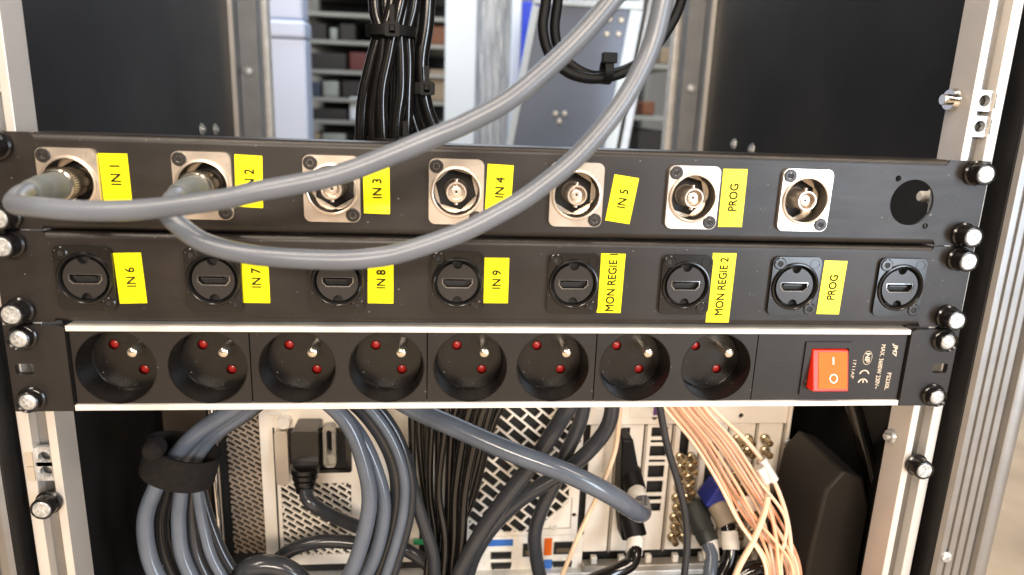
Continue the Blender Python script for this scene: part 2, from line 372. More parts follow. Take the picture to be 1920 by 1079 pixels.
H_INSERT = MB().prism(out, [PORT], -1.6, 2.2).mesh('insert_grey', 'insert', 30)
mb = MB(); c_ = [(x*.93, (z+.3)*.86-.3) for x, z in PORT]; n_ = 6
mb.add([(x, -1.2, z) for x, z in PORT]+[(x, -1.25, z) for x, z in c_]+[(x, 2.1, z) for x, z in c_],
       [(i, (i+1) % 6, 6+(i+1) % 6, 6+i) for i in range(6)]+[(6+i, 6+(i+1) % 6, 12+(i+1) % 6, 12+i) for i in range(6)])
H_SHELL = mb.mesh('port_metal', 'port_shell', 20)
c3 = [(x*.90, (z+.3)*.80-.3) for x, z in PORT]
mb = MB().add([(x, -1.0, z) for x, z in c_]+[(x, 1.9, z) for x, z in c3], [(i, (i+1) % 6, 6+(i+1) % 6, 6+i) for i in range(6)]+[(6, 7, 8, 9, 10, 11)])
H_WELL = mb.mesh('cavity', 'port_well', 20)
H_TONGUE = MB().box(-5.3, 4.2, -.6, 2.2, .15, .8).mesh('insert_grey', 'contact_tongue')
H_SCREW = allen('gloss_black')
def hdmi(parent, x, z, k):
    f = inst('hdmi_connector', H_FLANGE, parent, (x, 0, z))
    for n, me in (('recess', H_RING), ('insert', H_INSERT), ('port_shell', H_SHELL), ('port_well', H_WELL), ('contact_tongue', H_TONGUE)): inst(n, me, f, (x, 0, z))
    for dx, dz in ((-9.5, 12), (9.5, -12)):
        inst('screw', H_SCREW, f, (x+dx, .3, z+dz)); inst('hex_socket', SOCK, f, (x+dx, .3, z+dz), (0, k, 0))
    mk('moulded_mark', MB().lathe([(2.2,-1.8),(2.3,-2.0),(2.6,-2.0),(2.7,-1.8)], x+9.4, z+11.9, 18), 'gloss_black', f)

# ------------------------------------------------------------------ patch panels
def patch_plate(parent, zt, holes, extra=()):
    zb = zt-43.7; e = 241.2; m_ = 218.4; r = 3.2; hs = [circle(x, zz, rad, 40) for x, zz, rad in holes]+list(extra)
    for s in (-1, 1):
        for z in (zt-5.95, zt-37.7): hs.append(rrect(s*232.5-5.4, s*232.5+5.4, z-3.4, z+3.4, 3.3))
    o = [(-e, zb), (-m_-.5, zb), (-m_, zb+1.2), (-m_+1.2, zb+r), (m_-1.2, zb+r), (m_, zb+1.2), (m_+.5, zb), (e, zb),
         (e, zt), (m_+.5, zt), (m_, zt-1.2), (m_-1.2, zt-r), (-m_+1.2, zt-r), (-m_, zt-1.2), (-m_-.5, zt), (-e, zt)]
    mb = MB().prism(o, hs, 0, 1.6)
    for top in (1, -1):                                     # bent lips
        zc = (zt-r) if top > 0 else (zb+r); prof = []
        for i in range(9): a = PI/2*i/8; prof.append((r-r*math.cos(a), zc+top*r*math.sin(a)))
        prof += [(15, zc+top*r)]; inner = [(15, zc+top*(r-1.5)), (r, zc+top*(r-1.5)), (1.6, zc)]
        mb.prism(prof+inner, (), -m_-.25, m_+.25, 'yz')
    return mk('front_plate', mb, 'panel_black', parent, 0, 30)
CX = [-203.9+58.0*i for i in range(8)]
def sticker(parent, txt, x, z, h, rot, tl, dz, w=12.4, curl=0, lab=None):
    n = 12; vs = []; fs = []
    for i in range(n+1):
        t = i/n; zz = (t-.5)*h
        for side in (-1, 1):
            yy = -.16-.04*math.sin(3*t+x)
            if curl and t < .25 and side > 0: yy -= (1-t/.25)**2*2.2
            vs += [(side*w/2, yy, zz), (side*w/2, -.02, zz)] if not (curl and t < .25) else [(side*w/2, yy, zz), (side*w/2, yy+.12, zz)]
    for i in range(n):
        a, b = 4*i, 4*(i+1)
        fs += [(a, a+2, b+2, b), (a+1, b+1, b+3, a+3), (a, b, b+1, a+1), (a+2, a+3, b+3, b+2)]
    fs += [(0, 1, 3, 2), (4*n, 4*n+2, 4*n+3, 4*n+1)]
    mat = Matrix.Translation((x, 0, z)) @ Matrix.Rotation(-math.radians(rot), 4, 'Y')
    o = mk('label_sticker', MB().add(vs, fs).xf(mat), 'yellow_tape', parent); o['label'] = 'yellow sticker printed %s' % txt
    t = MB()
    for q_, (ox, oz) in enumerate(((-.11, -.07), (.11, .07), (-.11, .07), (.11, -.07))):
        b_ = text_mb(txt, tl, 4.2, 'up', .2+ox, dz+oz, -.26-.006*q_); t.add(b_.v, b_.f)
    t.xf(mat)
    mk('lettering', t, 'ink', o)
p1 = thing('patch_panel', 'black steel patch panel with nickel round coaxial connectors, one empty hole', 'patch panel', (0, 0, -43.7))
patch_plate(p1, 0, [(x, -21.85, 11.7) for x in CX], [circle(CX[7]-9.5, -9.9, 1.6, 12), circle(CX[7]+9.5, -33.8, 1.6, 12)])
for i in range(7): bnc(p1, CX[i], -21.85, i)
for a in (('IN 1', -184.5, -20.1, 23.5, .5, 8.8, 2), ('IN 2', -125.7, -19.4, 24.1, -2, 9.3, 1), ('IN 3', -67.4, -21.8, 22.5, .5, 9.0, .5, 12.3, 1),
          ('IN 4', -9.4, -20.5, 24, -2.0, 9.6, 1.2), ('IN 5', 51.1, -23.7, 22.8, -7.7, 9.0, .4), ('PROG', 107.1, -21.8, 28.8, .7, 13.4, .4)):
    sticker(p1, *a)
for s in (-1, 1):
    for z in (-5.95, -37.7): rack_screw(p1, s*232.6, z)
Z2 = -44.45
p2 = thing('patch_panel', 'black steel patch panel with a row of eight black video sockets', 'patch panel', (0, 0, Z2-43.7))
CX2 = [-202.0+57.8*i for i in range(8)]
patch_plate(p2, Z2, [(x, Z2-21.85, 11.7) for x in CX2])
for i in range(8): hdmi(p2, CX2[i], Z2-21.85, i)
for a in (('IN 6', -182.4, -66.3, 24.5, 1.7, 9.3, .6), ('IN 7', -125, -66.2, 23.3, -.2, 9.5, .8), ('IN 8', -66, -66.1, 22.9, -.6, 9.2, .8), ('IN 9', -9.5, -65.4, 23.1, .2, 9.3, .6),
          ('MON REGIE 1', 48.6, -66.2, 30.8, -.6, 29.6, .4), ('MON REGIE 2', 106.2, -68, 36.7, 0, 30.4, .8), ('PROG', 166, -67.1, 28.7, -.7, 13.2, .2)):
    sticker(p2, *a)
for s in (-1, 1):
    for z in (-50.4, -82.15): rack_screw(p2, s*232.6, z)

# ------------------------------------------------------------------ power strip
ps = thing('power_strip', 'black rack power strip with eight round sockets and lit red switch', 'power strip', (0, 0, -133.4))
for s in (-1, 1):
    o = [(s*x, z) for x, z in ((241.2, -89.4), (217, -89.4), (214.2, -90.6), (214.2, -133.2), (241.2, -133.2))]
    hs = [rrect(s*234.2-4.2, s*234.2+4.2, -114.2, -108.6, 1.4)]
    for z in (-94.9, -126.6): hs.append(circle(s*232.5, z, 3.3, 16))
    mk('end_bracket', MB().prism(o, hs, -1.4, 1.7), 'strip_black', ps)
    for z in (-94.9, -126.6): rack_screw(ps, s*232.5, z, True, -1.4)
for z0, z1 in ((-92.4, -89.7), (-133.2, -130.3)):
    mk('trim_strip', MB().box(-213.9, 213.9 if z0 > -100 else 213.9, -1.1, 12, z0, z1), 'white_alu', ps, .3)
mk('housing', MB().box(-213, 213, 18.5, 46, -133, -90), 'strip_black', ps, 1)
RS = 19.0
CUPW = MB().lathe([(RS+.25, .45), (RS, .7), (RS-1.0, 14.6), (RS-1.7, 15.4), (RS-2.1, 15.4)], 0, 0, 56).prism(circle(0, 0, RS-2.0, 48), [circle(-6.9, 6.9, 2.55, 20), circle(6.9, -6.9, 2.55, 20)], 15.4, 17.6).mesh('socket_black', 'socket_cup', 32)
RIM = MB().lathe([(RS+.5, .5), (RS+.35, .28), (RS+.05, .28), (RS-.1, .8)], 0, 0, 56).mesh('socket_black', 'socket_rim')
SHUT = MB().lathe([(0, 16.3), (1.2, 16.4), (2.3, 17.1), (2.5, 17.5)], 0, 0, 22).mesh('red_shutter', 'shutter')
PIN = MB().lathe([(2.55, 15.6), (2.55, 3.4), (2.3, 2.4), (1.5, 1.8), (0, 1.7)], 0, 0, 22).mesh('nickel_bright', 'earth_pin')
SHR = MB().lathe([(2.5, 15.5), (2.6, 15.15), (2.9, 15.15), (3.05, 15.5)], 0, 0, 22).mesh('socket_black', 'shutter_ring')
bx_ = [-213.3, -129.9, -43.2, 43.5, 129.9]
SX = [-193.4, -150.4, -107.4, -63.4, -21.2, 21.4, 64.9, 108.8]
for k in range(4):
    a, b = bx_[k]+.3, bx_[k+1]-.3
    md = mk('socket_module', MB().prism([(a, -130.1), (b, -130.1), (b, -92.7), (a, -92.7)], [circle(SX[2*k+j], -111.4, min(RS, 18.5)+.2, 56) for j in (0, 1)], .5, 3), 'strip_black', ps)
    for j in (0, 1):
        x = SX[2*k+j]; z = -111.4; sc_ = 18.55/RS
        cu = inst('socket_cup', CUPW, md, (x, 0, z)); cu.scale = (sc_, 1, sc_)
        ri = inst('socket_rim', RIM, md, (x, 0, z)); ri.scale = (sc_, 1, sc_)
        for dx, dz in ((-6.7, 6.7), (6.7, -6.7)):
            inst('shutter', SHUT, md, (x+dx, 0, z+dz)); inst('shutter_ring', SHR, md, (x+dx, 0, z+dz))
        inst('earth_pin', PIN, md, (x+7.1, 0, z+7.1))
sm = mk('switch_module', MB().prism([(130.2, -130.1), (213.3, -130.1), (213.3, -92.7), (130.2, -92.7)], [rrect(160, 180.6, -123.4, -100.6, .6)], .5, 4), 'strip_black', ps)
mk('switch_frame', MB().prism(rrect(156.4, 182.6, -127.2, -96.9, .6), [rrect(159.8, 180.8, -123.6, -100.4, .6)], -.5, 2), 'strip_black', sm, .25)
rk = mk('rocker', MB().prism([(8, -101), (-1.0, -101.2), (-6.6, -122.4), (-1.5, -123.2), (8, -123.2)], (), 160.4, 180.2, 'yz'), 'switch_red', sm, .5)
sl = (-6.6+1.0)/(-122.4+101.2)
def rf(z, d): return -1.0+sl*(z+101.2)-d
mb = MB().add([(163.2, rf(-102.2, .35), -102.2), (179.4, rf(-102.2, .35), -102.2), (179.4, rf(-121, .5), -121), (163.2, rf(-121, .5), -121),
               (163.2, rf(-102.2, -.5), -102.2), (179.4, rf(-102.2, -.5), -102.2), (179.4, rf(-121, -.5), -121), (163.2, rf(-121, -.5), -121)],
              [(0,1,2,3),(7,6,5,4),(0,4,5,1),(1,5,6,2),(2,6,7,3),(3,7,4,0)])
mk('rocker_face', mb, 'switch_face', rk, .2)
tilt = Matrix.Translation((171.3, 0, 0))
mb = MB().add([(171.0, rf(-104.6, .55), -104.6), (171.8, rf(-104.6, .55), -104.6), (171.8, rf(-108.4, .58), -108.4), (171.0, rf(-108.4, .58), -108.4)], [(0, 1, 2, 3)])
nr = 28; vs = []; fs = []
for i in range(nr):
    a = 2*PI*i/nr
    for r_ in (1.75, 2.3): zz = -115.6+r_*1.05*math.sin(a); vs.append((171.6+r_*math.cos(a), rf(zz, .62), zz))
for i in range(nr): j = (i+1) % nr; fs.append((2*i, 2*i+1, 2*j+1, 2*j))
mb.add(vs, fs); mk('rocker_mark', mb, 'white_mark', rk)
tx = text_mb('MAX. 3680W 230V~', 25.5, 2.5, 'down', 200.6, -111.2, .42, 0, .01)
t2 = text_mb('FS230L', 10, 2.4, 'down', 206.6, -119.6, .42, 0, .01); tx.add(t2.v, t2.f)
t2 = text_mb('JM7', 7.6, 3.4, 'down', 207.2, -101.6, .42, .25, .035); tx.add(t2.v, t2.f)
t2 = text_mb('NF', 5.4, 2.8, 'down', 192.6, -106.0, .42, 0, .03); tx.add(t2.v, t2.f)
t2 = text_mb('1711AP', 10.5, 1.8, 'down', 185.6, -112.6, .42); tx.add(t2.v, t2.f)
for zc, e in ((-114.8, 0), (-119.8, 1)):      # CE mark
    nn = 14; vs = []; fs = []
    for i in range(nn+1):
        a = -PI/2+(-.78+1.56*2*i/nn*.5)*1.75+PI
        for r_ in (2.2, 2.95): vs.append((192.2+r_*math.cos(a), .42, zc-1+r_*math.sin(a)))
    for i in range(nn): fs.append((2*i, 2*i+1, 2*i+3, 2*i+2))
    tx.add(vs, fs)
    if e: tx.add([(191.9, .42, zc+1.6), (192.6, .42, zc+1.6), (192.6, .42, zc-.6), (191.9, .42, zc-.6)], [(0, 1, 2, 3)])
vs = []; fs = []
for i in range(30):
    a = 2*PI*i/30
    for k in (1, .92): vs.append((192.6+2.6*k*math.cos(a), .42, -106+4.0*k*math.sin(a)))
for i in range(30): j = (i+1) % 30; fs.append((2*i, 2*i+1, 2*j+1, 2*j))
tx.add(vs, fs); mk('printed_rating', tx, 'print_ivory', sm)

# ------------------------------------------------------------------ cables
def cable(name, label, pts, r, mat, group=None, cat='cable', k=10, n=14, root=None):
    path = spline(pts, k)
    o = mk(name, MB().tube(path, r, n), mat, root, 0, 60)
    if not root: props(o, label, cat, group)
    return o
def ring_on(name, p, q, r, mat, parent, prof=None, n=20):
    """turned part from p to q (mm); prof is a list of (radius factor, t)"""
    p, q = Vector(p), Vector(q); d = q-p; L = d.length; prof = prof or [(0, 0), (.9, 0), (1, .06), (1, .94), (.9, 1), (0, 1)]
    mb = MB().lathe([(r*a, t*L) for a, t in prof], 0, 0, n)
    mb.xf(Matrix.Translation(p) @ Vector((0, 1, 0)).rotation_difference(d).to_matrix().to_4x4())
    return mk(name, mb, mat, parent, 0, 35)
def bnc_plug(parent, x, z):
    mb = MB().lathe([(5.2, 4), (6.6, 4), (6.9, -1), (6.9, -8), (7.2, -8.2)], x, z, 28)
    n = 44
    for i in range(n):                                       # knurled collar
        a = 2*PI*i/n; b = a+2*PI/n*.55
        mb.add([(x+rr_*math.cos(t), y, z+rr_*math.sin(t)) for t in (a, b) for rr_ in (7.0, 7.75) for y in (-8, -12.5)],
               [(0,1,3,2),(4,6,7,5),(2,3,7,6),(1,5,7,3),(0,2,6,4)])
    mb.lathe([(7.0, -8), (7.2, -12.5), (6.6, -13.2), (5.4, -13.2)], x, z, 28)
    mk('coupling_ring', mb, 'dark_nickel', parent)
    mk('boot', MB().lathe([(6.0, -12), (6.0, -16), (5.8, -25), (5.0, -26.5), (4.9, -28), (5.2, -28.4), (5.0, -30.5), (4.6, -33.5), (3.9, -34.5)], x, z, 26), 'grey_boot', parent)
GP = 'grey cables plugged into the upper patch panel'
Za = -21.85
c1 = cable('grey_cable', 'thick grey cable looping from the coaxial socket marked IN 1', [(CX[0], -30, Za), (CX[0]+.3, -40, Za-.4), (CX[0]+4, -52, Za-2.5)] +
    [at(*p) for p in ((70, 389, -62), (167, 396, -66), (280, 392, -67), (417, 374, -67), (480, 360, -67), (640, 326, -66), (820, 255, -64), (880, 229, -63), (960, 184, -62), (1050, 107, -60), (1125, 28, -60), (1190, -60, -60), (1235, -150, -58))], 3.95, 'grey_cable', GP, k=14, n=20)
bnc_plug(c1, CX[0], Za)
c2 = cable('grey_cable', 'thick grey cable hanging lowest from the coaxial socket marked IN 2', [(CX[1], -30, Za), (CX[1]+.1, -39, Za-.8), (CX[1]+.8, -48, Za-4.5)] +
    [at(*p) for p in ((328, 416, -54), (385, 456, -59), (480, 479, -63), (620, 488, -65), (700, 484, -65), (760, 472, -65), (860, 438, -65), (940, 398, -64), (1000, 361, -63), (1085, 291, -62), (1165, 195, -60), (1218, 95, -58), (1243, 0, -58), (1258, -90, -58), (1268, -170, -58))], 3.95, 'grey_cable', GP, k=14, n=20)
bnc_plug(c2, CX[1], Za)

# bundle of black cables rising behind the upper panel, with cable ties
GB = 'black cables tied in an upright bundle'
LB = 'black cable in the tied upright bundle behind the upper patch panel'
bund = [([(700, -60), (705, 20), (712, 60), (697, 120), (682, 190), (678, 262), (676, 330)], 110, 4.2),
        ([(745, -60), (733, 15), (722, 58), (716, 110), (708, 160), (700, 215), (702, 330)], 104, 3.3),
        ([(765, -60), (750, 15), (738, 60), (728, 110), (717, 165), (716, 220), (722, 330)], 98, 3.5),
        ([(770, -60), (758, 15), (750, 62), (752, 110), (752, 170), (745, 225), (738, 330)], 102, 3.8),
        ([(785, -60), (775, 15), (764, 62), (766, 120), (764, 190), (762, 262), (760, 330)], 112, 3.8),
        ([(725, -60), (724, 15), (730, 62), (735, 120), (733, 190), (730, 262), (730, 330)], 116, 3.8),
        ([(805, -60), (800, 40), (790, 110), (792, 160), (800, 205), (822, 262), (850, 330)], 120, 4.6),
        ([(795, -60), (784, 40), (776, 110), (778, 160), (786, 210), (804, 262), (820, 330)], 126, 4.6),
        ([(778, -60), (774, 40), (768, 110), (768, 165), (772, 215), (786, 262), (798, 330)], 122, 2.6),
        ([(770, -60), (770, 40), (764, 110), (762, 165), (764, 215), (772, 262), (780, 330)], 124, 2.2)]
for pts, y, r in bund:
    cable('black_cable', LB, [at(u, v, y) for u, v in pts], r, 'black_cable', GB)
def cable_tie(label, u, v, y, w, d, h=5.5, head=None):
    c = at(u, v, y); t = thing('cable_tie', label, 'cable tie', (c.x, c.y, c.z-h/2), 'black cable ties')
    o = [(c.x+a*(w/2+k), c.y+b*(d/2+k)) for k in (1.2,) for a, b in [(math.cos(q), math.sin(q)) for q in [2*PI*i/28 for i in range(28)]]]
    i_ = [(c.x+a*w/2, c.y+b*d/2) for a, b in [(math.cos(2*PI*i/28), math.sin(2*PI*i/28)) for i in range(28)]]
    mk('strap', MB().prism(o, [i_], c.z-h/2, c.z+h/2, 'xy'), 'tie_black', t, .3)
    hx = c.x+(head or 0); hy = c.y-d/2-3
    mk('tie_head', MB().prism(rrect(hx-4.2, hx+4.2, c.z-4, c.z+4, 1), [rrect(hx-1.8, hx+1.6, c.z-2.4, c.z+2.2, .4)], hy-2.6, hy+2, 'xz'), 'tie_black', t, .4)
    mk('tie_tail', MB().box(hx-1.6, hx+1.4, hy-2.0, hy-1.0, c.z-1, c.z+13), 'tie_black', t, .2)
cable_tie('black cable tie round the upright bundle, halfway up its length', 733, 60, 107, 27, 28, 6, 2)
cable_tie('black cable tie low on the upright bundle, just above the patch panel edge', 738, 266, 107, 30, 27, 5, 8)
cable_tie('black cable tie joining the two thick cables beside the upright bundle', 786, 166, 123, 17, 16, 7, 5)

# hanging loop of two black strands
GL = 'black cables hanging in a loop'
for i, dd in enumerate((0, 1)):
    pts = [(1030+dd*22, -70), (1024+dd*22, 0), (1018+dd*22, 55), (1032+dd*18, 105-dd*8), (1068+dd*8, 138-dd*12), (1115, 148-dd*6), (1165, 138-dd*4), (1205, 112), (1243, 70), (1273, 15), (1290, -60)]
    cable('black_cable', 'black cable hanging in a loop beyond the two thick grey cables', [at(u, v, 165+dd*9) for u, v in pts], 3.6, 'rubber_black', GL)
c = at(1137, 134, 168)
ct = thing('cable_tie', 'small black cable tie at the bottom of the hanging cable loop', 'cable tie', (c.x, c.y, c.z-8), 'black cable ties')
mk('strap', MB().prism([(c.y+11*math.cos(2*PI*i/24), c.z+9*math.sin(2*PI*i/24)) for i in range(24)], [[(c.y+9.8*math.cos(2*PI*i/24), c.z+7.8*math.sin(2*PI*i/24)) for i in range(24)]], c.x-3, c.x+3, 'yz'), 'tie_black', ct, .3)
mk('tie_head', MB().box(c.x-5, c.x+5, c.y-10, c.y-3, c.z+5, c.z+12), 'tie_black', ct, .6)

# ------------------------------------------------------------------ below the power strip: coiled cables
GC = 'cables coiled below the power strip'
arches = [([(330,1140),(285,1060),(272,980),(292,915),(325,860),(370,812),(430,772),(500,730),(580,735),(648,790),(682,870),(692,950),(668,1050),(624,1140)], 42, 4.7, 'slate_cable', 'slate grey cable, outermost strand of the strapped coil'),
          ([(390,1140),(345,1050),(335,980),(340,920),(345,865),(385,815),(440,778),(520,725),(600,745),(670,810),(708,890),(720,960),(700,1050),(650,1140)], 50, 4.3, 'slate_cable', 'grey cable with long highlight in the strapped coil, second strand'),
          ([(420,1140),(372,1050),(362,985),(360,920),(362,870),(400,818),(450,780),(540,722),(640,740),(705,800),(742,880),(742,965),(715,1060),(680,1140)], 58, 4.9, 'dark_cable', 'dark cable on the far side of the strapped coil'),
          ([(490,1140),(430,1060),(398,990),(378,920),(375,870),(410,815),(460,782),(560,715),(670,735),(735,800),(766,880),(768,960),(742,1060),(715,1140)], 66, 3.5, 'dark_cable', 'thinner dark cable behind the strapped coil'),
          ([(365,1140),(318,1055),(304,985),(316,918),(336,862),(378,814),(436,774),(510,726),(594,738),(655,800),(690,880),(700,955),(678,1050),(628,1140)], 70, 4.0, 'dark_cable', 'dark cable between the two grey strands of the strapped coil'),
          ([(455,1140),(402,1055),(382,990),(370,920),(368,870),(404,818),(455,781),(550,718),(655,738),(720,800),(755,880),(756,962),(730,1060),(700,1140)], 50, 3.1, 'slate_cable', 'thin slate cable with a bright glint in the strapped coil')]
for pts, y, r, m_, lab in arches:
    cable('coiled_cable', lab, [at(u, v, y+18*math.sin(PI*i/(len(pts)-1))-10) for i, (u, v) in enumerate(pts)], r, m_, GC)
# hook and loop strap
p0, p1_ = at(345, 838, 47), at(330, 892, 45); ax = (p0-p1_)
mb = MB(); n = 40; vs = []; fs = []
for j in range(7):
    t = j/6; c = p1_.lerp(p0, t)
    for i in range(n):
        a = 2*PI*i/n; w = 18+.6*math.sin(3*a+1); d = 15
        for k in (0, 1.6): vs.append(c+Vector(((w+k)*math.cos(a), (d+k)*math.sin(a), -6.5*math.cos(a))))
for j in range(6):
    for i in range(n):
        l = (i+1) % n; A, B_, C_, D_ = (j*n+i)*2, (j*n+l)*2, ((j+1)*n+l)*2, ((j+1)*n+i)*2
        fs += [(A+1, B_+1, C_+1, D_+1), (A, D_, C_, B_)]
for j, sgn in ((0, 1), (6, -1)):
    for i in range(n): l = (i+1) % n; A, B_ = (j*n+i)*2, (j*n+l)*2; fs.append((A, B_, B_+1, A+1))
st = thing('cable_strap', 'brown black hook and loop strap wrapped round the coiled cables', 'strap', p1_)
mk('strap_band', mb.add(vs, fs), 'velcro', st, 0, 60)
q = at(290, 842, 32); mk('strap_buckle', MB().lathe([(0, -6), (5, -5.5), (6, -3), (6, 3), (5, 6), (0, 6.5)], 0, 0, 8).xf(Matrix.Translation(q)), 'velcro', st, 1.5)

# ------------------------------------------------------------------ rear of the computer
YP = 120
pc = thing('rack_computer', 'cream steel rack computer seen from its connector side below the power strip', 'computer', (13, 300, -335))
def px(u, v, y=YP): p = at(u, v, y); return p.x, p.z
mk('chassis', MB().box(-193, 219, 126, 470, -322, -146), 'pc_steel', pc, 1)
for fx in (-170, 195):
    for fy in (150, 440): mk('foot', MB().lathe([(0, -335), (12, -335), (13, -333), (13, -322.2)], fx, fy, 18, ax='z'), 'gloss_black', pc)
mk('face_backing', MB().box(-192, 218, 123.5, 125.8, -321, -147), 'cavity', pc)
def grille(name, x0, x1, z0, z1, ang, row, brick, w, y0, y1, mat, parent, clip=None):
    ca, sa = math.cos(ang), math.sin(ang); cx, cz = (x0+x1)/2, (z0+z1)/2; R_ = math.hypot(x1-x0, z1-z0)/2+brick; mb = MB()
    inside = clip or (lambda x, z: x0 <= x <= x1 and z0 <= z <= z1)
    def seg(a, b, a2, b2, yo):
        N = 24; pts = [(cx+(a+(a2-a)*i/N)*ca-(b+(b2-b)*i/N)*sa, cz+(a+(a2-a)*i/N)*sa+(b+(b2-b)*i/N)*ca) for i in range(N+1)]
        i = 0
        while i <= N:
            if inside(*pts[i]):
                j = i
                while j < N and inside(*pts[j+1]): j += 1
                if j > i: mb.bar(pts[i], pts[j], w, y0-yo, y1)
                i = j+1
            else: i += 1
    nr_ = int(R_/row)+1; nb = int(R_/brick)+1
    for k in range(-nr_, nr_+1):
        for l in range(-nb, nb+1):
            o = (brick/2 if k % 2 else 0)
            seg(l*brick, k*row, (l+1)*brick, k*row, 0)
            seg(l*brick+o, k*row, l*brick+o, (k+1)*row, .02)
    return mk(name, mb, mat, parent)
# side vent with slanted slots
g = grille('side_vent', -181, -159, -298, -150, math.radians(-34), 3.3, 6.6, 1.25, 120, 121.4, 'grille_brown', pc)
# power supply plate
mb = MB().prism([(-158.6, -308), (-50, -308), (-50, -150), (-158.6, -150)],
    [[(-138.5, -233), (-98, -233), (-98, -201), (-138.5, -201)], [(-146, -300), (-98, -300), (-98, -243), (-146, -243)]][::1], 118.5, 121)
psu = mk('power_supply', mb, 'pc_cream', pc, .3)
grille('supply_vent', -146, -98, -300, -243, math.radians(-36), 4.0, 8.0, 1.35, 118.8, 120.4, 'pc_cream', psu)
mk('inlet', MB().box(-138.3, -98.2, 121.2, 123, -232.8, -201.2), 'cavity', psu)
mk('inlet_frame', MB().prism(rrect(-139.5, -97, -234, -200, 2), [rrect(-136.5, -101, -231.5, -203, 2)], 116.8, 118.4), 'gloss_black', psu, .3)
mk('latch', MB().prism(rrect(-147.5, -138.8, -240, -200, 2), (), 112, 118.3), 'pc_steel', psu, 1)
mk('latch_pin', MB().lathe([(0, 112), (4.2, 112), (4.6, 114), (4.6, 118.4)], -141, -194, 20), 'white_alu', psu)
mk('seam', MB().box(-149.6, -148.6, 117.6, 118.45, -307, -200), 'cavity', psu)
mk('printed_sticker', MB().box(-152, -138.5, 118.1, 118.45, -190, -178), 'label_white', psu)
rod = mk('chassis_handle', MB().tube(spline([(-184.5, 121, -172), (-184.5, 106, -176), (-184.5, 103, -190), (-184.5, 103, -285), (-184.5, 106, -297), (-184.5, 121, -301)], 6), 3.1, 18), 'chrome', pc)
mk('handle_plate', MB().box(-191.5, -187.5, 117, 121, -312, -160), 'pc_cream', pc, .3)
# plate with the octagonal fan vent
def octo(x, z):
    return -14 < x < 58.5 and -286 < z < -160 and (x-z*0) < 58.5 and (x-58.5)+(-(z)-262) < 0
ow = [(-14, -286), (33, -286), (58.5, -262), (58.5, -168), (-14, -168)]
fan = mk('fan_plate', MB().prism([(-48, -289), (66.4, -289), (66.4, -150), (-48, -150)], [ow, circle(63.4, -213.2, 1.7, 14), circle(63.4, -272.7, 1.7, 14)], 119, 121), 'pc_cream', pc, .25)
grille('fan_vent', -14, 58.5, -286, -168, math.radians(-41), 7.4, 14, 1.4, 119.2, 120.8, 'pc_cream', fan, octo)
sc1 = mk('screw', MB().lathe([(0, 117.6), (2.6, 117.8), (3.5, 118.4), (3.8, 119)], 49, -281, 18), 'label_white', fan)
mk('recess_shade', cross(49, -281, 117.55, 1.9, .7), 'zinc_dark', fan)  # darker bars, shade of the cross slot put into colour
mk('raised_border', MB().prism([(35, -283.5), (61.5, -283.5), (61.5, -258), (60.7, -258), (60.7, -282.7), (35, -282.7)], (), 118.5, 119), 'pc_steel', fan)
# ports plate
io = mk('port_plate', MB().box(-26, 71.4, 118.6, 121, -321, -289.3), 'label_white', pc, .3)
def pxbox(name, u0, v0, u1, v1, y0, y1, mat, parent, bev=.2):
    a, b = px(u0, v0, y0), px(u1, v1, y0); return mk(name, MB().box(min(a[0], b[0]), max(a[0], b[0]), y0, y1, min(a[1], b[1]), max(a[1], b[1])), mat, parent, bev)
def port(u0, v0, u1, v1, tongue='insert_grey', name='port'):
    o = pxbox(name, u0, v0, u1, v1, 118.2, 118.7, 'cavity', io, 0)
    (xa, za), (xb, zb_) = px(u0, v0, 118), px(u1, v1, 118)
    x0, x1 = sorted((xa, xb)); z0, z1 = sorted((za, zb_))
    mk('port_frame', MB().prism(rrect(x0-.7, x1+.7, z0-.7, z1+.7, .3), [rrect(x0, x1, z0, z1, .2)], 117.4, 118.5), 'chrome', o)
    mk('contact', MB().box(x0+1.5, x1-1.5, 117.9, 118.4, z0+.7, z0+(z1-z0)*.42), tongue, o)
port(922, 1036, 957, 1046); port(922, 1056, 957, 1066)
port(982, 1020, 1000, 1042, 'gold'); port(1040, 1017, 1071, 1037, 'gold'); port(1037, 1053, 1070, 1062)
pxbox('blue_marker', 912, 1013, 962, 1024, 118.3, 118.7, 'blue_tag', io)
pxbox('orange_marker', 1021, 1010, 1034, 1042, 118.3, 118.7, 'orange_tag', io)
pxbox('blue_marker', 1020, 1050, 1034, 1073, 118.3, 118.7, 'blue_tag', io)
pxbox('green_marker', 775, 1014, 800, 1022, 112, 114, 'green_tag', io)
